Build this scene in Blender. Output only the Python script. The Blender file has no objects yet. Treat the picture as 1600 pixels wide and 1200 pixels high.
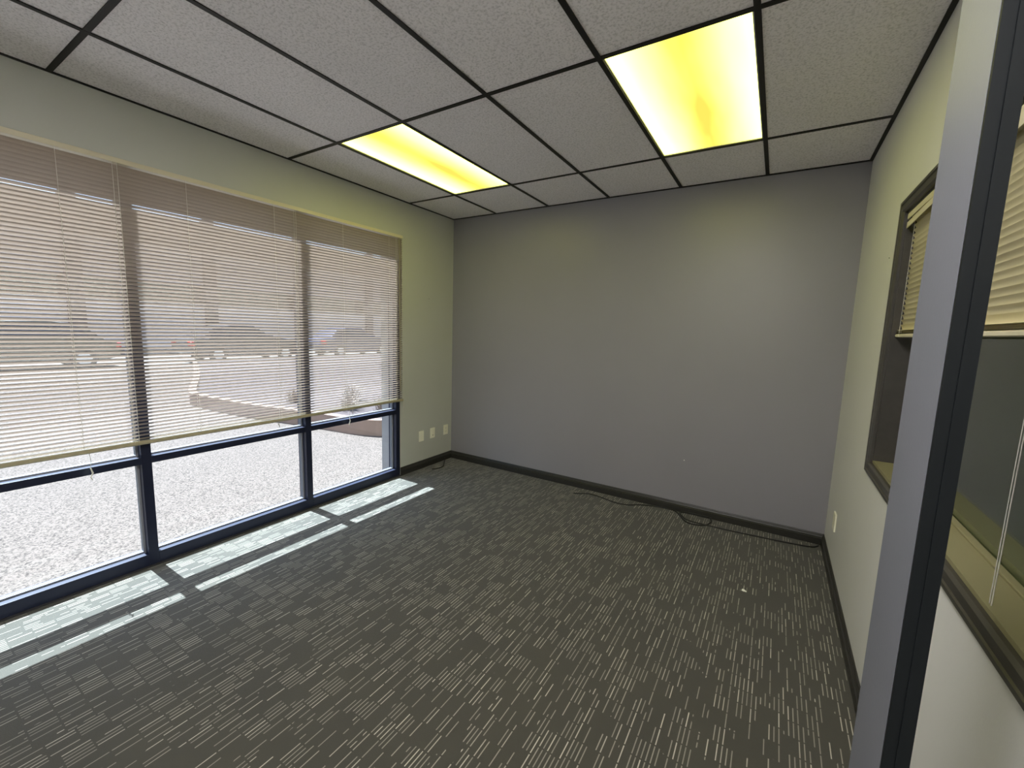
import bpy, math, random
from mathutils import Matrix, Vector

random.seed(7)
sc = bpy.context.scene
C = sc.collection

# ------------------------------------------------------------------ camera, world, sun, exposure
W = 3.6274          # room width (left wall x=0, right wall x=W, back wall y=0)
H = 2.7334          # ceiling height
YF = -4.80          # wall behind the camera
cam_d = bpy.data.cameras.new('camera')
cam = bpy.data.objects.new('camera', cam_d)
C.objects.link(cam)
sc.camera = cam
cam_d.sensor_width = 36.0
cam_d.lens = 36.0 * 661.91 / 1600.0
cam_d.clip_start = 0.02
cam_d.clip_end = 400
Mx = Matrix(((0.8481, -0.0924, 0.5217, 3.194),
             (0.5289, 0.0913, -0.8438, -3.8218),
             (0.0303, 0.9915, 0.1263, 1.5339),
             (0, 0, 0, 1)))
cam.matrix_world = Mx

world = bpy.data.worlds.new('world')
sc.world = world
world.use_nodes = True
wn = world.node_tree
wn.nodes.clear()
wo = wn.nodes.new('ShaderNodeOutputWorld')
bg = wn.nodes.new('ShaderNodeBackground')
sky = wn.nodes.new('ShaderNodeTexSky')
sky.sky_type = 'NISHITA'
sky.sun_disc = False
sky.sun_elevation = math.radians(57)
sky.sun_rotation = math.radians(-90)
sky.altitude = 300
sky.air_density = 1.0
sky.dust_density = 1.0
bg.inputs['Strength'].default_value = 0.36
wn.links.new(sky.outputs[0], bg.inputs['Color'])
wn.links.new(bg.outputs[0], wo.inputs['Surface'])

sun_d = bpy.data.lights.new('sun', 'SUN')
sun_d.energy = 23.0
sun_d.angle = math.radians(0.53)
sun_d.color = (0.78, 0.88, 1.0)
sun = bpy.data.objects.new('sun', sun_d)
C.objects.link(sun)
sun.location = (-8, -2, 12)
sun.rotation_euler = (0, math.radians(-32.8), 0)

sc.view_settings.view_transform = 'Standard'
sc.view_settings.look = 'None'
sc.view_settings.exposure = 0.62
sc.view_settings.gamma = 1.0
sc.view_settings.use_curve_mapping = False
sc.cycles.max_bounces = 14
sc.cycles.diffuse_bounces = 7
sc.cycles.glossy_bounces = 5
sc.cycles.transmission_bounces = 8
sc.cycles.transparent_max_bounces = 16
sc.cycles.sample_clamp_indirect = 6.0
sc.cycles.caustics_reflective = False
sc.cycles.caustics_refractive = False

LAMP = 3.4          # strength of the two aged yellow ceiling lights
FILL_LIGHT = 23.0   # strength of a white fill panel added out of view above the camera

# ------------------------------------------------------------------ helpers
class MB:
    def __init__(s):
        s.v, s.f = [], []

    def box(s, x0, x1, y0, y1, z0, z1):
        if x0 > x1: x0, x1 = x1, x0
        if y0 > y1: y0, y1 = y1, y0
        if z0 > z1: z0, z1 = z1, z0
        n = len(s.v)
        s.v += [(x0, y0, z0), (x1, y0, z0), (x1, y1, z0), (x0, y1, z0),
                (x0, y0, z1), (x1, y0, z1), (x1, y1, z1), (x0, y1, z1)]
        for q in ((0, 3, 2, 1), (4, 5, 6, 7), (0, 1, 5, 4), (1, 2, 6, 5), (2, 3, 7, 6), (3, 0, 4, 7)):
            s.f.append(tuple(n + i for i in q))
        return s

    def prism(s, prof, axis, a, b, caps=True):
        """closed 2-D outline swept along an axis; prof in the two other axes in order"""
        n = len(s.v); k = len(prof)
        for t in (a, b):
            for (p, q) in prof:
                s.v.append({'x': (t, p, q), 'y': (p, t, q), 'z': (p, q, t)}[axis])
        for i in range(k):
            j = (i + 1) % k
            s.f.append((n + i, n + j, n + k + j, n + k + i))
        if caps:
            s.f.append(tuple(n + i for i in reversed(range(k))))
            s.f.append(tuple(n + k + i for i in range(k)))
        return s

    def sheet(s, prof, axis, a, b):
        n = len(s.v); k = len(prof)
        for t in (a, b):
            for (p, q) in prof:
                s.v.append({'x': (t, p, q), 'y': (p, t, q), 'z': (p, q, t)}[axis])
        for i in range(k - 1):
            s.f.append((n + i, n + i + 1, n + k + i + 1, n + k + i))
        return s

    def tube(s, pts, r, seg=6, cap=True):
        pts = [Vector(p) for p in pts]
        n0 = len(s.v); m = len(pts)
        up = Vector((0, 0, 1))
        prev = None
        for i, p in enumerate(pts):
            d = (pts[min(i + 1, m - 1)] - pts[max(i - 1, 0)]).normalized()
            if prev is None:
                a = d.cross(up if abs(d.z) < .9 else Vector((1, 0, 0))).normalized()
            else:
                a = (prev - d * prev.dot(d)).normalized()
            prev = a
            b = d.cross(a)
            rr = r[i] if isinstance(r, (list, tuple)) else r
            for k in range(seg):
                t = 2 * math.pi * k / seg
                q = p + a * (rr * math.cos(t)) + b * (rr * math.sin(t))
                s.v.append(tuple(q))
        for i in range(m - 1):
            for k in range(seg):
                l = (k + 1) % seg
                s.f.append((n0 + i * seg + k, n0 + i * seg + l, n0 + (i + 1) * seg + l, n0 + (i + 1) * seg + k))
        if cap:
            s.f.append(tuple(n0 + k for k in reversed(range(seg))))
            s.f.append(tuple(n0 + (m - 1) * seg + k for k in range(seg)))
        return s

    def build(s, name, mat, parent=None, smooth=False, bevel=0.0):
        me = bpy.data.meshes.new(name)
        me.from_pydata(s.v, [], s.f)
        me.validate()
        me.update()
        if smooth:
            for p in me.polygons: p.use_smooth = True
        me.materials.append(mat)
        o = bpy.data.objects.new(name, me)
        C.objects.link(o)
        if parent is not None: o.parent = parent
        if bevel:
            b = o.modifiers.new('bevel', 'BEVEL')
            b.width = bevel; b.segments = 2; b.limit_method = 'ANGLE'
        return o


def empty(name, loc=(0, 0, 0), rz=0):
    o = bpy.data.objects.new(name, None)
    o.empty_display_size = .1
    C.objects.link(o)
    o.location = loc
    o.rotation_euler = (0, 0, rz)
    return o


def tag(o, label=None, cat=None, group=None, kind=None):
    if label: o['label'] = label
    if cat: o['category'] = cat
    if group: o['group'] = group
    if kind: o['kind'] = kind
    return o


def struct(o, label=None, cat=None):
    return tag(o, label, cat, kind='structure')


def dup(o, parent, name=None):
    c = o.copy()
    C.objects.link(c)
    c.parent = parent
    return c


def smoothpath(pts, n=6, closed=False):
    P = [Vector(p) for p in pts]
    out = []
    for i in range(len(P) - 1):
        a = P[max(i - 1, 0)]; b = P[i]; c = P[i + 1]; d = P[min(i + 2, len(P) - 1)]
        for k in range(n):
            t = k / n
            out.append(0.5 * ((2 * b) + (c - a) * t + (2 * a - 5 * b + 4 * c - d) * t * t + (3 * b - a - 3 * c + d) * t ** 3))
    out.append(P[-1])
    return [tuple(p) for p in out]


# ------------------------------------------------------------------ materials
class NT:
    def __init__(s, name):
        s.m = bpy.data.materials.new(name)
        s.m.use_nodes = True
        s.t = s.m.node_tree
        s.t.nodes.clear()
        s.out = s.t.nodes.new('ShaderNodeOutputMaterial')

    def n(s, typ, **kw):
        nd = s.t.nodes.new(typ)
        for k, v in kw.items():
            if k.startswith('_'):
                setattr(nd, k[1:], v)
            else:
                nd.inputs[k.replace('__', ' ')].default_value = v
        return nd

    def l(s, a, b):
        s.t.links.new(a, b)

    def math(s, op, a, b=None, c=None):
        nd = s.t.nodes.new('ShaderNodeMath')
        nd.operation = op
        for i, x in enumerate((a, b, c)):
            if x is None: continue
            if isinstance(x, (int, float)): nd.inputs[i].default_value = x
            else: s.l(x, nd.inputs[i])
        return nd.outputs[0]

    def mix(s, fac, a, b):
        nd = s.t.nodes.new('ShaderNodeMix')
        nd.data_type = 'RGBA'
        for sock, x in ((nd.inputs[0], fac), (nd.inputs[6], a), (nd.inputs[7], b)):
            if isinstance(x, (int, float)): sock.default_value = x
            elif isinstance(x, tuple): sock.default_value = (*x, 1) if len(x) == 3 else x
            else: s.l(x, sock)
        return nd.outputs[2]


def rgb(r, g, b):
    f = lambda c: ((c / 255 + 0.055) / 1.055) ** 2.4 if c > 10 else c / 255 / 12.92
    return (f(r), f(g), f(b), 1)


def coord(t, scale=(1, 1, 1), kind='Object'):
    tc = t.n('ShaderNodeTexCoord')
    if kind == 'World':
        g = t.n('ShaderNodeNewGeometry')
        src = g.outputs['Position']
    else:
        src = tc.outputs[kind]
    mp = t.n('ShaderNodeMapping')
    mp.inputs['Scale'].default_value = scale
    t.l(src, mp.inputs['Vector'])
    return mp.outputs[0]


def plain(name, col, rough=.5, metal=0.0, spec=.5, var=.0, vscale=3.0, bump=0.0, bscale=200, stretch=(1, 1, 1)):
    t = NT(name)
    b = t.n('ShaderNodeBsdfPrincipled')
    b.inputs['Roughness'].default_value = rough
    b.inputs['Metallic'].default_value = metal
    b.inputs['Specular IOR Level'].default_value = spec
    col = col if len(col) == 4 else (*col, 1)
    if var:
        nz = t.n('ShaderNodeTexNoise', Scale=vscale, Detail=4.0)
        t.l(coord(t, stretch, 'World'), nz.inputs['Vector'])
        dark = tuple(c * (1 - var) for c in col[:3]); lite = tuple(min(1, c * (1 + var)) for c in col[:3])
        t.l(t.mix(nz.outputs[0], dark, lite), b.inputs['Base Color'])
    else:
        b.inputs['Base Color'].default_value = col
    if bump:
        nz2 = t.n('ShaderNodeTexNoise', Scale=bscale, Detail=3.0)
        t.l(coord(t, (1, 1, 1), 'World'), nz2.inputs['Vector'])
        bp = t.n('ShaderNodeBump', Strength=bump, Distance=.002)
        t.l(nz2.outputs[0], bp.inputs['Height'])
        t.l(bp.outputs[0], b.inputs['Normal'])
    t.l(b.outputs[0], t.out.inputs['Surface'])
    return t.m


M = {}
M['wall_lit'] = plain('grey_paint_lit', (.72, .72, .70), rough=.5, spec=.4, var=.03, bump=.15, bscale=120)  # right wall: same paint as the window wall, lightened for the light it gets
M['wall_dim'] = plain('grey_paint_dim', (.53, .54, .49), rough=.5, spec=.4, var=.03, bump=.15, bscale=120)  # same paint again, the window wall's dimmer light put into the colour
M['wall_dark'] = plain('dark_grey_paint', (.285, .278, .308), rough=.38, spec=.55, var=.05, vscale=1.5, bump=.15, bscale=120)
M['pier'] = plain('grey_pier_paint', (.140, .144, .166), rough=.5, spec=.4, var=.04, bump=.1, bscale=120)
M['base'] = plain('dark_baseboard_paint', (.028, .027, .024), rough=.4, spec=.5, var=.2, vscale=20)
M['trim'] = plain('dark_brown_trim_paint', (.050, .046, .038), rough=.38, spec=.5, var=.25, vscale=30, stretch=(1, .2, 1))
M['jamb'] = plain('charcoal_jamb_paint', (.006, .008, .009), rough=.6, spec=.2, var=.15, vscale=8)
M['alu'] = plain('dark_anodised_aluminium', (.010, .0135, .032), rough=.42, spec=.35, var=.1, vscale=20)
M['alu_pale'] = plain('pale_glazing_bead', (.22, .23, .25), rough=.4, spec=.6)
M['cream'] = plain('cream_sill_paint', (.25, .23, .125), rough=.42, spec=.4, var=.05, vscale=5)
M['plate'] = plain('ivory_plastic', (.92, .90, .74), rough=.35, spec=.5)
M['slot'] = plain('dark_slot', (.02, .02, .018), rough=.6)
M['cable'] = plain('black_cable', (.010, .010, .010), rough=.45, spec=.5)
M['tee'] = plain('black_ceiling_tee', (.010, .009, .009), rough=.5, spec=.3)
M['troffer'] = plain('white_enamel', (.7, .7, .66), rough=.4)
M['cord'] = plain('off_white_cord', (.70, .68, .60), rough=.7)
M['brail'] = plain('beige_enamel_rail', (.38, .34, .22), rough=.35, spec=.5)
M['vinyl_head'] = plain('cream_headrail', (.68, .62, .45), rough=.4)
M['beyond'] = plain('olive_grey_paint', (.60, .63, .48), rough=.6, var=.08)
M['stucco'] = plain('pink_stucco', (.74, .60, .55), rough=.9, var=.06, vscale=1.0, bump=.3, bscale=20)
M['roofcap'] = plain('brown_roof_metal', (.10, .07, .045), rough=.6, var=.1)
M['pilaster'] = plain('brown_pilaster', (.16, .12, .11), rough=.8, var=.1)
M['planter'] = plain('tan_planter_concrete', (.27, .18, .135), rough=.9, var=.18, vscale=4, bump=.4, bscale=30)
M['gravel'] = plain('pinkish_gravel', (.050, .034, .030), rough=.95, var=.3, vscale=14, bump=.8, bscale=60)
M['ext_conc'] = plain('grey_exterior_concrete', (.36, .34, .32), rough=.85, var=.08, vscale=5)
M['asphalt'] = plain('pale_asphalt', (.10, .09, .08), rough=.95, var=.12, vscale=6)
M['tyre'] = plain('tyre_rubber', (.02, .02, .02), rough=.8)
M['rim'] = plain('alloy_rim', (.5, .5, .52), rough=.3, metal=.8)
M['car_grey'] = plain('dark_grey_car_paint', (.045, .048, .058), rough=.2, spec=.8)
M['car_blue'] = plain('slate_blue_car_paint', (.05, .06, .11), rough=.2, spec=.8)
M['car_brown'] = plain('olive_brown_car_paint', (.07, .065, .045), rough=.25, spec=.8)
M['car_glass'] = plain('tinted_car_glass', (.02, .022, .03), rough=.05, spec=.9)
M['tail'] = plain('red_lens', (.5, .03, .02), rough=.2)
M['chrome'] = plain('bright_chrome', (.8, .8, .8), rough=.12, metal=1.0)
M['dry'] = plain('dry_grass_blades', (.25, .20, .17), rough=.9, var=.3, vscale=30)
M['leaf'] = plain('shrub_leaves', (.06, .075, .035), rough=.8, var=.4, vscale=8)
M['white_bit'] = plain('white_scrap', (.75, .74, .68), rough=.6)
M['anchor'] = plain('white_plastic_anchor', (.8, .8, .78), rough=.5)
M['rubber'] = plain('grey_threshold_rubber', (.03, .03, .035), rough=.6)


def glass(name, tint=(.93, .95, .95), refl=1.0):
    t = NT(name)
    tr = t.n('ShaderNodeBsdfTransparent')
    tr.inputs[0].default_value = (*tint, 1)
    gl = t.n('ShaderNodeBsdfGlossy', Roughness=.02)
    gl.inputs['Color'].default_value = (1, 1, 1, 1)
    # Schlick reflectance of one pane face, the same from either side
    g = t.n('ShaderNodeNewGeometry')
    dp = t.n('ShaderNodeVectorMath', _operation='DOT_PRODUCT')
    t.l(g.outputs['Incoming'], dp.inputs[0]); t.l(g.outputs['Normal'], dp.inputs[1])
    c_ = t.math('SUBTRACT', 1.0, t.math('ABSOLUTE', dp.outputs['Value']))
    f = t.math('MULTIPLY', t.math('MULTIPLY_ADD', t.math('POWER', c_, 5.0), .96, .04), refl)
    mx = t.n('ShaderNodeMixShader')
    t.l(f, mx.inputs[0]); t.l(tr.outputs[0], mx.inputs[1]); t.l(gl.outputs[0], mx.inputs[2])
    t.l(mx.outputs[0], t.out.inputs['Surface'])
    return t.m


M['glass'] = glass('storefront_glass', (.95, .97, .97))
M['glass_in'] = glass('interior_glass', (.80, .86, .80), 1.3)


def slat_mat(name, col, trans, tcol):
    t = NT(name)
    b = t.n('ShaderNodeBsdfPrincipled')
    b.inputs['Base Color'].default_value = (*col, 1)
    b.inputs['Roughness'].default_value = .42
    b.inputs['Specular IOR Level'].default_value = .45
    tl = t.n('ShaderNodeBsdfTranslucent')
    tl.inputs['Color'].default_value = (*tcol, 1)
    mx = t.n('ShaderNodeMixShader')
    mx.inputs[0].default_value = trans
    t.l(b.outputs[0], mx.inputs[1]); t.l(tl.outputs[0], mx.inputs[2])
    t.l(mx.outputs[0], t.out.inputs['Surface'])
    return t.m


M['slat'] = slat_mat('vinyl_slat', (.42, .355, .295), .055, (.62, .48, .38))
M['slat_in'] = slat_mat('cream_vinyl_slat', (.78, .71, .46), .10, (.80, .72, .50))


def carpet():
    t = NT('carpet_with_dashes')
    g = t.n('ShaderNodeNewGeometry')
    sp = t.n('ShaderNodeSeparateXYZ')
    t.l(g.outputs['Position'], sp.inputs[0])
    X, Y = sp.outputs[0], sp.outputs[1]
    PX, PY = .0165, .082
    u = t.math('DIVIDE', X, PX)
    iu = t.math('FLOOR', u)
    fu = t.math('FRACT', u)
    # columns fall in blocks of six which share a lengthwise offset
    blk = t.math('FLOOR', t.math('DIVIDE', iu, 6.0))
    wn1 = t.n('ShaderNodeTexWhiteNoise', _noise_dimensions='1D')
    t.l(blk, wn1.inputs['W'])
    off = t.math('MULTIPLY', t.math('FLOOR', t.math('MULTIPLY', wn1.outputs[0], 4.0)), .25)
    v = t.math('ADD', t.math('DIVIDE', Y, PY), off)
    iv = t.math('FLOOR', v)
    fv = t.math('FRACT', v)
    cb = t.n('ShaderNodeCombineXYZ')
    t.l(iu, cb.inputs[0]); t.l(iv, cb.inputs[1])
    wn2 = t.n('ShaderNodeTexWhiteNoise', _noise_dimensions='2D')
    t.l(cb.outputs[0], wn2.inputs['Vector'])
    # density field: whole groups of dashes come and go
    nz = t.n('ShaderNodeTexNoise', Scale=7.0, Detail=2.0)
    t.l(g.outputs['Position'], nz.inputs['Vector'])
    thr = t.math('MULTIPLY_ADD', nz.outputs[0], -1.3, 1.15)
    on = t.math('GREATER_THAN', wn2.outputs[0], thr)
    mu = t.math('LESS_THAN', t.math('ABSOLUTE', t.math('SUBTRACT', fu, .5)), .12)
    mv = t.math('LESS_THAN', t.math('ABSOLUTE', t.math('SUBTRACT', fv, .5)), .46)
    mask = t.math('MULTIPLY', t.math('MULTIPLY', mu, mv), on)
    sp2 = t.n('ShaderNodeSeparateColor')
    t.l(wn2.outputs['Color'], sp2.inputs[0])
    bright = t.math('MULTIPLY_ADD', t.math('POWER', sp2.outputs[1], 3.0), .60, .40)
    mask = t.math('MULTIPLY', mask, bright)
    # base: dark heather with fine fibre grain
    nf = t.n('ShaderNodeTexNoise', Scale=420.0, Detail=2.0)
    t.l(g.outputs['Position'], nf.inputs['Vector'])
    nb = t.n('ShaderNodeTexNoise', Scale=3.2, Detail=3.0)
    t.l(g.outputs['Position'], nb.inputs['Vector'])
    base = t.mix(nb.outputs[0], (.031, .030, .022), (.050, .047, .031))
    grain = t.math('MULTIPLY_ADD', nf.outputs[0], 1.1, .42)
    hsv = t.n('ShaderNodeHueSaturation')
    t.l(base, hsv.inputs['Color']); t.l(grain, hsv.inputs['Value'])
    col = t.mix(mask, hsv.outputs[0], (.45, .425, .35))
    b = t.n('ShaderNodeBsdfPrincipled', Roughness=.92)
    b.inputs['Specular IOR Level'].default_value = .15
    b.inputs['Sheen Weight'].default_value = .25
    b.inputs['Sheen Roughness'].default_value = .6
    t.l(col, b.inputs['Base Color'])
    bp = t.n('ShaderNodeBump', Strength=.5, Distance=.002)
    t.l(t.math('MULTIPLY_ADD', mask, .6, nf.outputs[0]), bp.inputs['Height'])
    t.l(bp.outputs[0], b.inputs['Normal'])
    t.l(b.outputs[0], t.out.inputs['Surface'])
    return t.m


M['carpet'] = carpet()


def tile_mat():
    t = NT('fissured_ceiling_tile')
    b = t.n('ShaderNodeBsdfPrincipled', Roughness=.95)
    b.inputs['Specular IOR Level'].default_value = .1
    p = coord(t, (1, 1, 1), 'World')
    n1 = t.n('ShaderNodeTexNoise', Scale=95.0, Detail=3.0, Roughness=.7)
    t.l(p, n1.inputs['Vector'])
    cr = t.n('ShaderNodeValToRGB')
    cr.color_ramp.elements[0].position = .36; cr.color_ramp.elements[0].color = (.72, .70, .73, 1)
    cr.color_ramp.elements[1].position = .52; cr.color_ramp.elements[1].color = (.97, .94, .98, 1)
    t.l(n1.outputs[0], cr.inputs[0])
    n2 = t.n('ShaderNodeTexNoise', Scale=2.0, Detail=2.0)
    t.l(p, n2.inputs['Vector'])
    mixd = t.n('ShaderNodeMix', _data_type='RGBA', _blend_type='MULTIPLY')
    mixd.inputs[0].default_value = .08
    t.l(cr.outputs[0], mixd.inputs[6]); t.l(n2.outputs[0], mixd.inputs[7])
    t.l(mixd.outputs[2], b.inputs['Base Color'])
    bp = t.n('ShaderNodeBump', Strength=.5, Distance=.003)
    t.l(n1.outputs[0], bp.inputs['Height']); t.l(bp.outputs[0], b.inputs['Normal'])
    t.l(b.outputs[0], t.out.inputs['Surface'])
    return t.m


M['tile'] = tile_mat()


def diffuser_mat():
    t = NT('yellowed_light_diffuser')
    tc = t.n('ShaderNodeTexCoord')
    sp = t.n('ShaderNodeSeparateXYZ')
    t.l(tc.outputs['Object'], sp.inputs[0])
    # two tubes run lengthwise behind the lens: paler towards the sides, deep yellow between
    d = t.math('ABSOLUTE', t.math('ADD', sp.outputs[0], -.02))
    f = t.math('MINIMUM', t.math('MULTIPLY', t.math('POWER', d, 1.4), 7.0), 1.0)
    nz = t.n('ShaderNodeTexNoise', Scale=6.0, Detail=2.0)
    mp = t.n('ShaderNodeMapping'); mp.inputs['Scale'].default_value = (1.2, .25, 1)
    t.l(tc.outputs['Object'], mp.inputs[0]); t.l(mp.outputs[0], nz.inputs['Vector'])
    f = t.math('MULTIPLY_ADD', t.math('SUBTRACT', nz.outputs[0], .5), .35, f)
    f = t.math('MINIMUM', t.math('MAXIMUM', f, 0.0), 1.0)
    col = t.mix(f, (.21, .165, .024), (.96, 1.0, .20))
    e = t.n('ShaderNodeEmission', Strength=LAMP)
    t.l(col, e.inputs[0])
    t.l(e.outputs[0], t.out.inputs['Surface'])
    return t.m


M['diffuser'] = diffuser_mat()


def fill_diffuser():
    t = NT('fill_light_diffuser')
    e = t.n('ShaderNodeEmission', Strength=FILL_LIGHT)
    e.inputs[0].default_value = (1.0, .96, .97, 1)
    t.l(e.outputs[0], t.out.inputs['Surface'])
    return t.m


M['diffuser_fill'] = fill_diffuser()


def patio_mat():
    t = NT('exposed_aggregate_paving')
    b = t.n('ShaderNodeBsdfPrincipled', Roughness=.95)
    b.inputs['Specular IOR Level'].default_value = .1
    p = coord(t, (1, 1, 1), 'World')
    n1 = t.n('ShaderNodeTexVoronoi', Scale=95.0)
    t.l(p, n1.inputs['Vector'])
    sc_ = t.n('ShaderNodeSeparateColor'); t.l(n1.outputs['Color'], sc_.inputs[0])
    n2 = t.n('ShaderNodeTexNoise', Scale=38.0, Detail=5.0, Roughness=.75)
    t.l(p, n2.inputs['Vector'])
    f = t.math('MULTIPLY_ADD', sc_.outputs[0], .35, t.math('MULTIPLY', n2.outputs[0], .75))
    cr = t.n('ShaderNodeValToRGB')
    cr.color_ramp.elements[0].position = .34; cr.color_ramp.elements[0].color = (.040, .033, .028, 1)
    cr.color_ramp.elements[1].position = .62; cr.color_ramp.elements[1].color = (.128, .105, .089, 1)
    t.l(f, cr.inputs[0])
    t.l(cr.outputs[0], b.inputs['Base Color'])
    t.l(b.outputs[0], t.out.inputs['Surface'])
    return t.m


M['patio'] = patio_mat()

# ------------------------------------------------------------------ room shell
WY0, WY1 = -3.98, -.81      # storefront opening in the left wall
WZ = 2.40
RO = .0                     # far corner
struct(MB().box(-.11, W + .1, YF, 0, -.06, 0).build('floor', M['carpet']),
       'dark heathered carpet with short pale dashes', 'floor')
m = MB()
m.box(-.21, 0, WY1, .12, -.06, H + .3)
m.box(-.21, 0, YF - .1, WY0, -.06, H + .3)
m.box(-.115, 0, WY0, WY1, WZ, H + .3)
m.box(-.21, -.115, WY0, WY1, 2.68, H + .3)
struct(m.build('wall_left', M['wall_dim']), 'grey wall around the wide storefront window', 'wall')
struct(MB().box(0, W + .12, 0, .12, -.06, H + .3).build('wall_back', M['wall_dark']), 'dark grey accent wall at the end of the room', 'wall')
# right wall with the interior window opening
RY0, RY1, RZ0, RZ1 = -3.40, -1.27, .966, 2.10
WT = .13
m = MB()
m.box(W, W + WT, RY1, 0, -.06, H + .3)
m.box(W, W + WT, YF - .1, RY0, -.06, H + .3)
m.box(W, W + WT, RY0, RY1, -.06, RZ0)
m.box(W, W + WT, RY0, RY1, RZ1, H + .3)
struct(m.build('wall_right', M['wall_lit']), 'light grey wall holding the dark-framed interior window', 'wall')
struct(MB().box(0, W, YF - .1, YF, -.06, H + .3).build('wall_front', M['wall_dim']), 'grey wall behind the camera', 'wall')

# ceiling: slab above, tees, tiles
ceil = struct(MB().box(-.2, W + WT, YF - .1, .12, H + .3, H + .36).build('ceiling', M['tile']),
              'suspended ceiling of white fissured tiles in a black grid', 'ceiling')
gx = [0.0, .5795, 1.1895, 1.7995, 2.4095, 3.0195, W]
gy = [0.0, -.6851, -1.9051, -3.1251, -4.3451, YF]
lights_at = {(1, 1), (4, 1), (4, 3)}  # the last panel is added fill to brighten the room, never in view
tw = .012
for i, x in enumerate(gx):
    w0 = x - tw if 0 < i < 6 else (x if i == 0 else x - .02)
    w1 = x + tw if 0 < i < 6 else (x + .02 if i == 0 else x)
    MB().box(w0, w1, YF, 0, H, H + .004).box((w0 + w1) / 2 - .001, (w0 + w1) / 2 + .001, YF, 0, H + .004, H + .035).build('ceiling_tee', M['tee'], ceil)
for j, y in enumerate(gy):
    w0 = y - tw if 0 < j < 5 else (y - .02 if j == 0 else y)
    w1 = y + tw if 0 < j < 5 else (y if j == 0 else y + .02)
    MB().box(.02, W - .02, w0, w1, H + .0005, H + .0045).build('ceiling_tee', M['tee'], ceil)
for i in range(6):
    for j in range(5):
        if (i, j) in lights_at: continue
        x0, x1, y1, y0 = gx[i] + .004, gx[i + 1] - .004, gy[j] - .004, gy[j + 1] + .004
        dz = random.uniform(0, .0012)
        MB().box(x0, x1, y0, y1, H + .005 + dz, H + .02 + dz).build('ceiling_tile', M['tile'], ceil)

# ceiling lights
lab = {(1, 1): 'bright yellow fluorescent panel in the ceiling nearest the storefront blind',
       (4, 1): 'yellow fluorescent ceiling panel towards the interior window wall',
       (4, 3): 'added white fill panel in the ceiling above the camera, out of view'}
for (i, j) in sorted(lights_at):
    cx, cy = (gx[i] + gx[i + 1]) / 2, (gy[j] + gy[j + 1]) / 2
    hx, hy = .305 - tw, .61 - tw
    t = tag(empty('ceiling_light', (cx, cy, H)), lab[(i, j)], 'light', 'recessed fluorescent ceiling lights')
    f = MB()
    f.box(-hx - .008, -hx + .006, -hy, hy, .006, .10).box(hx - .006, hx + .008, -hy, hy, .006, .10)
    f.box(-hx, hx, -hy - .008, -hy + .006, .006, .10).box(-hx, hx, hy - .006, hy + .008, .006, .10)
    f.box(-hx, hx, -hy, hy, .10, .105)
    f.build('housing', M['troffer'], t)
    MB().box(-hx + .007, hx - .007, -hy + .007, hy - .007, .010, .014).build('diffuser', M['diffuser' if j == 1 else 'diffuser_fill'], t)

# baseboards with a stepped cap
def base_prof(s):  # distance from wall, height
    return [(0, 0), (s * .016, 0), (s * .016, .050), (s * .011, .054), (s * .011, .058), (s * .014, .062), (s * .009, .070), (s * .009, .075), (s * .005, .085), (0, .085)]
pr = [(-a, z) for a, z in base_prof(1)]
struct(MB().prism(pr, 'x', 0, W).build('baseboard_back', M['base']), 'dark stepped baseboard under the dark wall', 'baseboard')
pr = [(a, z) for a, z in base_prof(1)]
struct(MB().prism(pr, 'y', WY1 + .003, 0).build('baseboard_left', M['base']), 'dark baseboard between storefront and corner', 'baseboard')
pr = [(W - a, z) for a, z in base_prof(1)]
struct(MB().prism(pr, 'y', YF, 0).build('baseboard_right', M['base']), 'dark baseboard along the light right wall', 'baseboard')

# ------------------------------------------------------------------ storefront window (window_1)
win = struct(empty('window_1', (0, -2.4, 0)), 'wide dark aluminium storefront window of three bays', 'window')
D0, D1 = -.110, 0.0
def loc(mb):   # shift geometry into the parent's frame
    mb.v = [(x, y + 2.4, z) for (x, y, z) in mb.v]
    return mb
ys = [(-3.98, -3.93), (-2.888, -2.838), (-1.830, -1.781), (-.86, -.81)]
for k, (a, b) in enumerate(ys):
    loc(MB().box(D0, D1, a, b, 0, WZ)).build('jamb' if k in (0, 3) else 'mullion', M['alu'], win, bevel=.0015)
for k in range(3):
    a, b = ys[k][1], ys[k + 1][0]
    loc(MB().box(D0, D1, a, b, 0, .080)).build('bottom_rail', M['alu'], win, bevel=.0015)
    loc(MB().box(D0, D1, a, b, .657, .700)).build('middle_rail', M['alu'], win, bevel=.0015)
    loc(MB().box(D0, D1, a, b, WZ - .03, WZ)).build('head_rail', M['alu'], win, bevel=.0015)
    for z0, z1 in ((.080, .657), (.700, WZ - .03)):
        loc(MB().box(-.063, -.057, a, b, z0, z1)).build('pane', M['glass'], win)
        # glazing beads on the room side and outside
        q = MB()
        for xb0, xb1 in ((-.056, -.046), (-.076, -.064)):
            q.box(xb0, xb1, a, a + .012, z0, z1).box(xb0, xb1, b - .012, b, z0, z1)
            q.box(xb0, xb1, a + .012, b - .012, z0, z0 + .010).box(xb0, xb1, a + .012, b - .012, z1 - .010, z1)
        loc(q).build('glazing_bead', M['alu_pale'], win)
loc(MB().box(0, .012, WY0 + .01, WY1 - .004, 0, .008)).build('threshold_strip', M['rubber'], win)

# ------------------------------------------------------------------ wide blind on the storefront
def arc(w, tilt, sag, n=4):
    """slat section; tilt>0 lowers the -x edge"""
    out = []
    for i in range(n + 1):
        s_ = -w / 2 + w * i / n
        h = sag * (1 - (2 * s_ / w) ** 2)
        out.append((s_ * math.cos(tilt) - h * math.sin(tilt), s_ * math.sin(tilt) + h * math.cos(tilt)))
    return out

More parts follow.
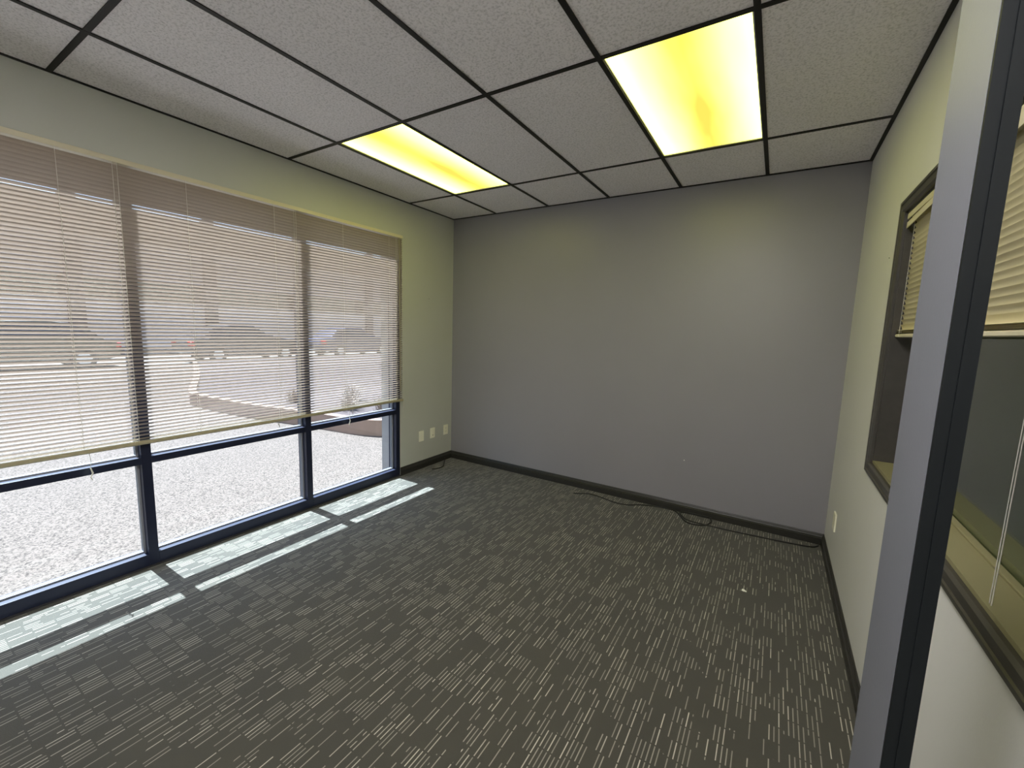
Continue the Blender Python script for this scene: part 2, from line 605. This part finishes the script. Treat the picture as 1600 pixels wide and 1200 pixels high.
BY0, BY1 = -3.975, -.812
blind = tag(empty('window_blind', (.036, (BY0 + BY1) / 2, .79)),
            'wide beige slatted blind lowered two thirds over the storefront window', 'blind')
hl = (BY1 - BY0) / 2
MB().prism([(-.034, 1.583), (.014, 1.583), (.014, 1.610), (-.034, 1.610)], 'y', -hl, hl).build('headrail', M['vinyl_head'], blind, bevel=.002)
MB().prism([(-.016, .005), (-.010, 0), (.012, 0), (.018, .005), (.018, .019), (.012, .023), (-.010, .023), (-.016, .019)], 'y', -hl, hl).build('bottom_rail', M['brail'], blind)
prof = arc(.025, math.radians(35), .0022)
first = MB().sheet(prof, 'y', -hl, hl).build('slat', M['slat'], blind, smooth=True)
first.location = (0, 0, .036)
k = 1
z = .036 + .0215
while z < 1.566:
    s_ = dup(first, blind)
    s_.location = (random.uniform(-.0004, .0004), random.uniform(-.002, .002), z)
    s_.rotation_euler = (0, -math.radians((-14 if abs(z - 1.37) < .0107 else 0) + 19 * (z / 1.575) ** 1.3 + random.uniform(-1.6, 1.6)), 0)
    z += .0215
cy = (BY0 + BY1) / 2
for y in (-3.62, -3.14, -2.585, -2.05, -1.48, -.985):
    q = MB()
    for dx in (-.0135, .0140):
        q.box(dx - .0005, dx + .0005, y - cy - .0008, y - cy + .0008, .02, 1.585)
    q.build('ladder_cord', M['cord'], blind)
for y in (-2.925, -2.905, -1.905, -1.890, -.905, -.890):
    MB().tube([(.0165, y - cy, .02), (.0165, y - cy, 1.585)], .0011, 5).build('lift_cord', M['cord'], blind)
def tassel(y, zt, zb, two=False):
    q = MB()
    y -= cy
    q.tube([(.001, y, 0), (.002, y + .004, (zt - .79) * .5), (.002, y, zt - .79)], .0012, 5)
    q.tube([(.002, y, zt - .79), (.003, y + .007, zt - .79 - .03), (.002, y - .003, zb - .79 + .02), (.001, y + .004, zb - .79)], [.0028, .0045, .0035, .0018], 6)
    if two:
        q.tube([(.001, y + .03, 0), (.002, y + .036, -.02), (.003, y + .028, -.07)], .0014, 5)
    q.build('cord_knot', M['cord'], blind)
tassel(-3.12, .705, .635)
tassel(-1.44, .72, .64, True)
tassel(-2.07, .775, .755)
# tilt wand and looped pull cord at the right-hand end
MB().tube([(.024, -.868 - cy, 1.575), (.024, -.866 - cy, 1.2), (.024, -.862 - cy, .30), (.024, -.862 - cy, .12)], .0035, 6).build('tilt_wand', M['brail'], blind)
MB().tube(smoothpath([(.026, -.835 - cy, 1.58), (.028, -.83 - cy, .6), (.028, -.818 - cy, .02), (.026, -.826 - cy, -.08), (.024, -.822 - cy, -.155), (.026, -.812 - cy, -.165), (.030, -.815 - cy, -.13)], 4), .0014, 5).build('pull_cord', M['cord'], blind)

# ------------------------------------------------------------------ interior window in the right wall (window_2)
w2 = struct(empty('window_2', (W, -2.3, RZ0)), 'interior window with dark moulded casing and cream sill in the right wall', 'window')
def loc2(mb):
    mb.v = [(x - W, y + 2.3, z - RZ0) for (x, y, z) in mb.v]
    return mb
cw = .065
def casing(o0, o1):
    """stepped casing section: across the face (o0 outer .. o1 inner) and its projection into the room"""
    return o0, o1
def case_piece(axis, fixed_o, fixed_i, a, b, a2, b2):
    """mitred moulding: outer edge runs a..b, inner edge a2..b2"""
    mb = MB()
    steps = [(0, .006), (.12, .014), (.34, .016), (.38, .011), (.72, .011), (.76, .018), (.90, .018), (1.0, .010)]
    n0 = len(mb.v)
    for f_, h in steps:
        o = fixed_o + (fixed_i - fixed_o) * f_
        s0 = a + (a2 - a) * f_; s1 = b + (b2 - b) * f_
        for s_ in (s0, s1):
            for hh in (h, 0):
                mb.v.append((W - hh, s_, o) if axis == 'y' else (W - hh, o, s_))
    for i in range(len(steps) - 1):
        p = n0 + i * 4; q = p + 4
        mb.f += [(p, p + 2, q + 2, q), (p + 1, q + 1, q + 3, p + 3), (p, q, q + 1, p + 1), (p + 2, p + 3, q + 3, q + 2)]
    mb.f += [(n0, n0 + 1, n0 + 3, n0 + 2)]
    e = n0 + 4 * (len(steps) - 1)
    mb.f += [(e, e + 2, e + 3, e + 1)]
    return loc2(mb)
OY1, OY0, OZ0, OZ1 = RY1 + cw + .03, RY0 - cw, RZ0 - cw, RZ1 + cw
OY1 = -1.172
case_piece('y', OZ1, RZ1, OY0, OY1, RY0, RY1).build('casing', M['trim'], w2)
case_piece('y', OZ0, RZ0, OY0, OY1, RY0, RY1).build('casing', M['trim'], w2)
case_piece('z', OY1, RY1, OZ0, OZ1, RZ0, RZ1).build('casing', M['trim'], w2)
case_piece('z', OY0, RY0, OZ0, OZ1, RZ0, RZ1).build('casing', M['trim'], w2)
loc2(MB().box(W, W + WT, RY0, RY1, RZ0 - .003, RZ0 + .012)).build('sill', M['cream'], w2)
loc2(MB().box(W + .078, W + .098, RY0 + .008, RY1 - .008, RZ0 + .0125, RZ0 + .020)).build('glazing_bead', M['cream'], w2, bevel=.002)
loc2(MB().box(W, W + WT, RY1 - .008, RY1 + .0, RZ0 + .012, RZ1)).build('lining', M['trim'], w2)
loc2(MB().box(W, W + WT, RY0, RY0 + .008, RZ0 + .012, RZ1)).build('lining', M['trim'], w2)
loc2(MB().box(W, W + WT, RY0 + .008, RY1 - .008, RZ1 - .008, RZ1)).build('lining', M['trim'], w2)
loc2(MB().box(W + .100, W + .105, RY0 + .008, RY1 - .008, RZ0 + .012, RZ1 - .008)).build('pane', M['glass_in'], w2)

# blind of the interior window
b2 = tag(empty('window_blind', (W + .030, (RY0 + RY1) / 2, 1.553)),
         'closed cream slatted blind lowered halfway in the interior window', 'blind')
h2 = (RY1 - RY0) / 2 - .012
c2 = (RY0 + RY1) / 2
zt = 2.088 - 1.553
MB().prism([(-.016, zt - .030), (.022, zt - .030), (.022, zt), (-.016, zt)], 'y', -h2, h2).build('headrail', M['vinyl_head'], b2, bevel=.002)
# two-slat valance: the lower slat sags away at the far end, leaving a wedge of gap
MB().prism([(-.030, zt - .024), (-.027, zt - .024), (-.025, zt - .012), (-.027, zt), (-.030, zt)], 'y', -h2, h2).build('valance_slat', M['vinyl_head'], b2)
q = MB()
for (ya, d) in ((-h2, 0), (h2 - .42, 0), (h2 - .01, .013)):
    q.v += [(-.031, ya, zt - .050 - d), (-.028, ya, zt - .050 - d), (-.028, ya, zt - .0245 - d), (-.031, ya, zt - .0245 - d)]
for s0 in (0, 4):
    q.f += [(s0, s0 + 1, s0 + 5, s0 + 4), (s0 + 1, s0 + 2, s0 + 6, s0 + 5), (s0 + 2, s0 + 3, s0 + 7, s0 + 6), (s0 + 3, s0, s0 + 4, s0 + 7)]
q.f += [(3, 2, 1, 0), (8, 9, 10, 11)]
q.build('valance_slat', M['vinyl_head'], b2)
prof2 = [(a, b) for a, b in arc(.0255, math.radians(-68), .0026)]
f2 = MB().sheet([(-a, b) for a, b in arc(.0255, math.radians(66), .0026)], 'y', -h2, h2).build('slat', M['slat_in'], b2, smooth=True)
f2.location = (0, 0, .045)
z = .045 + .0215
while z < zt - .03:
    s_ = dup(f2, b2)
    s_.location = (0, random.uniform(-.0015, .0015), z)
    s_.rotation_euler = (0, math.radians(random.uniform(-3, 3)), 0)
    z += .0215
# bundled slats above the bottom rail
flat = MB().sheet(arc(.0255, 0, .0016), 'y', -h2, h2).build('slat', M['slat_in'], b2, smooth=True)
flat.location = (-.003, 0, .0200)
for zz, rr in ((.0228, .5), (.0256, -1), (.0286, 3), (.0325, -6)):
    s_ = dup(flat, b2); s_.location = (-.003 + random.uniform(-.001, .001), random.uniform(-.002, .002), zz); s_.rotation_euler = (0, math.radians(rr), 0)
MB().prism([(-.016, .003), (-.012, 0), (.010, 0), (.013, .003), (.013, .012), (.009, .015), (-.012, .015), (-.016, .012)], 'y', -h2 - .002, h2 + .002).build('bottom_rail', M['vinyl_head'], b2)
for y in (-1.36, -2.02, -2.78):
    MB().box(-.0185, -.0175, y - c2 - .0012, y - c2 + .0012, .002, zt - .03).build('ladder_cord', M['cord'], b2)
MB().tube([(-.0235, -2.572 - c2, zt - .03), (-.0235, -2.566 - c2, .0), (-.0235, -2.560 - c2, -.572)], .0011, 5).build('pull_cord', M['cord'], b2)
MB().tube([(-.0235, -2.562 - c2, zt - .03), (-.0235, -2.554 - c2, .0), (-.0235, -2.550 - c2, -.572)], .0011, 5).build('pull_cord', M['cord'], b2)

# room beyond the interior window
m = MB()
m.box(W + WT, 7.2, YF, .1, -.06, 0)
struct(m.build('floor_beyond', M['carpet']), 'floor of the room behind the interior window', 'floor')
m = MB()
m.box(7.2, 7.3, YF - .1, .2, -.06, H + .3)
m.box(W + WT, 7.3, .1, .2, -.06, H + .3)
m.box(W + WT, 7.3, YF - .1, YF, -.06, H + .3)
struct(m.build('wall_beyond', M['beyond']), 'olive walls of the unlit room behind the interior window', 'wall')
struct(MB().box(W + WT, 7.3, YF - .1, .2, H, H + .05).build('ceiling_beyond', M['beyond']), 'ceiling of the unlit room behind the interior window', 'ceiling')

# ------------------------------------------------------------------ grey pier with dark jamb beside the camera
px = 3.40
pier = struct(MB().prism([(px, -2.976), (px, -2.789), (px + .020, -2.789), (px + .030, -2.976)], 'z', 0, H).build('trim_1', M['pier']),
              'slim blue-grey partition end standing close to the right wall', 'pier')
q = MB()
q.prism([(px + .0005, -2.983), (px + .0005, -2.9762), (px + .0300, -2.9762), (px + .0150, -2.983)], 'z', 0, H)
q.build('door_jamb', M['jamb'], pier)
MB().prism([(px + .0157, -2.985), (px + .0157, -2.9762), (px + .0310, -2.9762), (px + .0322, -2.985)], 'z', 0, H).build('door_stop', M['jamb'], pier)

# ------------------------------------------------------------------ wall plates
def plate(name, label, x, y, z, sx, w=.075, h=.115, th=.006):
    """sx: +1 the plate faces +x"""
    t = tag(empty(name, (x, y, z)), label, 'outlet' if 'outlet' in name else 'wall plate')
    prof = [(-w / 2, 0), (w / 2, 0), (w / 2, h), (-w / 2, h)]
    q = MB().box(0, sx * th, -w / 2, w / 2, 0, h)
    q.build('plate', M['plate'], t, bevel=.002)
    return t
t = plate('wall_plate', 'blank ivory wall plate next to the storefront jamb', 0, -.504, .301, 1)
for zz in (.018, .097):
    MB().box(.0055, .0068, -.003, .003, zz - .003, zz + .003).build('screw', M['plate'], t)
t = plate('wall_plate', 'ivory wall plate with a raised jack panel, middle of the three low plates', 0, -.327, .304, 1)
MB().box(.0055, .0085, -.017, .017, .024, .091).build('insert', M['plate'], t, bevel=.001)
MB().box(.0083, .0088, -.006, .006, .029, .037).build('jack', M['slot'], t)
for zz in (.012, .103):
    MB().box(.0055, .0068, -.003, .003, zz - .003, zz + .003).build('screw', M['plate'], t)
def outlet_face(t, sx):
    for zc in (.038, .077):
        q = MB()
        n = 14; pts = []
        for i in range(n):
            a = 2 * math.pi * i / n
            pts.append((max(-.0165, min(.0165, .019 * math.cos(a))), zc + max(-.014, min(.014, .017 * math.sin(a)))))
        q.prism(pts, 'x', sx * .0055, sx * .0078)
        f = q.build('receptacle', M['plate'], t)
        q = MB()
        q.box(sx * .0077, sx * .0081, -.0075, -.0055, zc - .001, zc + .008).box(sx * .0077, sx * .0081, .0055, .0075, zc - .001, zc + .007).box(sx * .0077, sx * .0081, -.0025, .0025, zc - .010, zc - .006)
        q.build('slots', M['slot'], f)
t = plate('wall_outlet', 'ivory duplex power outlet in the corner beside the dark wall', 0, -.104, .302, 1)
outlet_face(t, 1)
t = plate('wall_outlet', 'cream outlet low on the light wall under the interior window', W, -.432, .292, -1, w=.085, th=.009)
outlet_face(t, -1)

# nail, anchor and holes
def peg(name, label, cat, loc_, axis, r, l, mat):
    t = MB()
    d = Vector(axis)
    t.tube([Vector((0, 0, 0)) - d * .004, d * l, d * (l + .001)], [r * .6, r * .6, r], 8)
    o = t.build(name, mat)
    o.location = loc_
    return tag(o, label, cat)
peg('wall_anchor', 'tiny white plastic anchor low in the dark wall', 'wall anchor', (2.606, 0, .462), (0, -1, 0), .005, .001, M['anchor'])
peg('nail', 'tiny nail in the grey wall right of the storefront blind', 'nail', (0, -.395, 1.837), (1, 0, 0), .0035, .002, M['trim'])
peg('nail', 'tiny dark nail in the light wall above left of the interior window casing', 'nail', (W, -1.009, 1.944), (-1, 0, 0), .003, .002, M['slot'])

# scrap on the carpet
q = MB()
q.v = [(-.012, -.006, .0), (.013, -.010, .001), (.016, .004, .0), (.002, .012, .001), (-.010, .008, .006), (.001, .000, .010)]
q.f = [(0, 1, 5), (1, 2, 5), (2, 3, 5), (3, 4, 5), (4, 0, 5), (4, 3, 2, 1, 0)]
o = q.build('paper_scrap', M['white_bit'])
o.location = (3.161, -1.009, .0)
tag(o, 'small white crumpled scrap on the open carpet', 'scrap')

# cables
cb = [(1.676, -0.185), (1.722, -0.165), (1.798, -0.115), (1.932, -0.128), (2.071, -0.168), (2.185, -0.155), (2.278, -0.085), (2.404, -0.034), (2.488, -0.026), (2.541, -0.026), (2.587, -0.05), (2.633, -0.127), (2.681, -0.198), (2.735, -0.224), (2.791, -0.211), (2.831, -0.183), (2.854, -0.138), (2.867, -0.086), (2.856, -0.042), (2.834, -0.026), (2.779, -0.026), (2.702, -0.026), (2.653, -0.039), (2.617, -0.069), (2.642, -0.121), (2.684, -0.158), (2.752, -0.176), (2.815, -0.173), (2.873, -0.174), (2.943, -0.172), (3.012, -0.17), (3.274, -0.147), (3.439, -0.127), (3.555, -0.1), (3.596, -0.045)]
pts = []
for i, (x, y) in enumerate(cb):
    pts.append((x, y, .0055 + (.009 if 17 < i < 25 else 0)))
o = MB().tube(smoothpath(pts, 6), .0055, 8).build('cable', M['cable'], smooth=True)
tag(o, 'long thin black cable looped along the foot of the dark wall', 'cable')
o = MB().tube(smoothpath([(.021, -.14, .030), (.055, -.18, .008), (.100, -.245, .0045), (.145, -.300, .0045), (.165, -.364, .0045), (.155, -.425, .0045), (.130, -.470, .0045)], 6), .0055, 8).build('cable', M['cable'], smooth=True)
tag(o, 'short black cable end curling out of the corner under the outlets', 'cable')

# ------------------------------------------------------------------ outdoors
GZ = -.05
struct(MB().box(-15.2, -.11, -30, 45, GZ - .1, GZ).build('ground', M['patio']), 'pale exposed aggregate paving outside the storefront', 'paving')
struct(MB().box(-26, -15.2, -40, 60, GZ - .12, GZ - .03).build('road', M['asphalt']), 'asphalt of the parking area beyond the paving', 'road')
# exterior pilaster right of the window (the reveal you see through the last bay)
m = MB().box(-.235, -.111, WY1 - .03, WY1 + .30, GZ, H + .3)
struct(m.build('wall_pilaster', M['ext_conc']), 'grey concrete edge outside the last storefront bay', 'pilaster')

# round-fronted planter
base = [(-13.3, 2.55), (-9.1, .93), (-6.4, -.22), (-5.8, -.33), (-5.1, -.32), (-3.97, -.22), (-3.44, -.11), (-2.86, -.02), (-2.37, .05), (-2.1, .085), (-1.88, .13), (-1.68, .205), (-1.51, .32), (-1.36, .50), (-1.25, .80), (-1.2, 1.3)]
base = [(p[0], p[1]) for p in smoothpath([(x, y, 0) for x, y in base], 3)]
outline = base + [(-1.2, 16.0), (-13.3, 16.0)]
pl = tag(empty('planter', (-3.5, .8, GZ)), 'low tan planter with a curved front outside the last bay', 'planter')
PH = .235
def inset(pts, d):
    out = []
    n = len(pts)
    for i in range(n):
        a = Vector(pts[i - 1]); b = Vector(pts[i]); c = Vector(pts[(i + 1) % n])
        t1 = (b - a).normalized(); t2 = (c - b).normalized()
        nn = Vector((-(t1 + t2).y, (t1 + t2).x)).normalized()
        out.append(tuple(b + nn * d))
    return out
inn = inset(outline, .12)
n = len(outline)
q = MB()
for pts_, z_ in ((outline, 0), (outline, PH), (inn, PH), (inn, 0)):
    q.v += [(x + 3.5, y - .8, z_) for x, y in pts_]
for r in range(4):
    for i in range(n):
        j = (i + 1) % n
        r2 = (r + 1) % 4
        q.f.append((r * n + i, r * n + j, r2 * n + j, r2 * n + i))
q.build('planter_wall', M['planter'], pl)
q = MB()
q.v = [(x + 3.5, y - .8, PH - .03) for x, y in inset(outline, .10)]
q.f = [tuple(range(n))]
q.build('gravel_bed', M['gravel'], pl)

def grass(x, y, label, s=1.0, nb=90):
    q = MB()
    for i in range(nb):
        a = random.uniform(0, 2 * math.pi); r0 = random.uniform(0, .16) * s
        h = random.uniform(.18, .42) * s; lean = random.uniform(.05, .3) * s
        bx, by = r0 * math.cos(a), r0 * math.sin(a)
        p0 = Vector((bx, by, -.02)); p1 = Vector((bx + lean * .35 * math.cos(a), by + lean * .35 * math.sin(a), h * .65)); p2 = Vector((bx + lean * math.cos(a), by + lean * math.sin(a), h))
        w = Vector((-math.sin(a), math.cos(a), 0)) * .006
        k_ = len(q.v)
        q.v += [tuple(p0 - w), tuple(p0 + w), tuple(p1 + w * .8), tuple(p1 - w * .8), tuple(p2)]
        q.f += [(k_, k_ + 1, k_ + 2, k_ + 3), (k_ + 3, k_ + 2, k_ + 4)]
    o = q.build('grass_clump', M['dry'])
    o.parent = pl
    o.location = (x + 3.5, y - .8, PH - .03)
grass(-2.7, .62, 'dry grass clump in the planter seen just under the blind in the last bay', .8)
grass(-2.1, .78, 'dry grass clump on the planter nearest the window, behind the last bay', .75)
grass(-4.0, .45, 'dry grass clump at the planter edge seen beside the right mullion', .7)
grass(-3.4, 1.2, 'dry grass clump set back in the planter between the other two', .9)

# shop building opposite
BX = -26.0
bd = tag(empty('building', (BX, 10, GZ)), 'long pink stucco building across the parking lot behind the blind', 'building')
def bloc(x0, x1, y0, y1, z0, z1, name, mat):
    return MB().box(x0 - BX, x1 - BX, y0 - 10, y1 - 10, z0 - GZ, z1 - GZ).build(name, mat, bd)
bloc(BX - 6, BX, -45, 75, GZ, 2.44, 'wall', M['stucco'])
bloc(BX - 6, BX - .5, -45, 75, 2.44, 3.6, 'window_band', M['car_glass'])
bloc(BX - 6, BX, -45, 75, 3.6, 5.7, 'fascia', M['stucco'])
bloc(BX - 6.2, BX + .35, -45, 75, 5.7, 7.0, 'roof', M['roofcap'])
for i in range(-6, 10):
    y = 2.7 + 5.83 * i
    bloc(BX, BX + .30, y - .30, y + .30, GZ, 7.35, 'pilaster', M['pilaster'])

def car(name_label, x, y, paint, L=4.4, flip=1):
    t = tag(empty('car', (x, y, GZ - .03)), name_label, 'car')
    Wd = .88
    def sec(pts, w0, w1, nm, mat, par=t):
        """side profile (y,z) given width factor by height"""
        q = MB(); k_ = len(pts)
        for s_ in (-1, 1):
            for (yy, zz) in pts:
                w_ = w0 + (w1 - w0) * max(0, min(1, (zz - .75) / .7))
                q.v.append((s_ * w_, flip * yy, zz))
        for i in range(k_):
            j = (i + 1) % k_
            q.f.append((i, j, k_ + j, k_ + i))
        q.f.append(tuple(range(k_))[::-1]); q.f.append(tuple(k_ + i for i in range(k_)))
        return q.build(nm, mat, par, bevel=.03)
    h = L / 2
    body = [(-h, .35), (-h - .02, .62), (-h + .10, .86), (-h + .9, .98), (h - 1.1, .97), (h - .30, .86), (h, .62), (h - .02, .32), (h - .45, .22),
            (h - .55, .42), (h - .80, .56), (h - 1.05, .42), (h - 1.15, .22), (-h + 1.25, .22), (-h + 1.15, .42), (-h + .90, .56), (-h + .65, .42), (-h + .55, .22)]
    sec(body, Wd, Wd, 'body', M[paint])
    cab = [(-h + .35, .90), (-h + .85, 1.36), (-h + 1.5, 1.46), (h - 2.0, 1.45), (h - 1.25, .95)]
    sec(cab, Wd - .04, Wd - .22, 'cabin', M[paint])
    gl = [(-h + .62, .97), (-h + .98, 1.33), (-h + 1.5, 1.39), (h - 2.05, 1.38), (h - 1.50, .99)]
    g = sec(gl, Wd - .02, Wd - .195, 'side_glass', M['car_glass'])
    for (yy) in (-h + .90, h - .80):
        for s_ in (-1, 1):
            q = MB().tube([(s_ * (Wd - .16), flip * yy, .30), (s_ * (Wd + .01), flip * yy, .30)], .31, 18)
            w_ = q.build('wheel', M['tyre'], t)
            MB().tube([(s_ * (Wd + .005), flip * yy, .30), (s_ * (Wd + .02), flip * yy, .30)], .19, 12).build('hub', M['rim'], w_)
    for s_ in (-1, 1):
        MB().box(s_ * (Wd - .30), s_ * (Wd + .006), flip * (-h - .025), flip * (-h + .12), .64, .80).build('tail_lamp', M['tail'], t, bevel=.02)
        MB().box(s_ * (Wd - .30), s_ * (Wd - .02), flip * (h - .10), flip * (h + .01), .56, .70).build('headlamp', M['chrome'], t, bevel=.02)
        MB().box(s_ * (Wd - .04), s_ * (Wd + .12), flip * (h - 1.5), flip * (h - 1.38), .95, 1.07).build('mirror', M[paint], t, bevel=.02)
    return t
car('dark grey car with red tail lamp seen through the middle bay of the blind', -16.4, 5.6, 'car_grey')
car('slate blue car seen through the blind right of the right mullion', -16.6, 11.3, 'car_blue')
car('olive brown car seen through the blind at its far left', -16.2, -.9, 'car_brown', flip=-1)
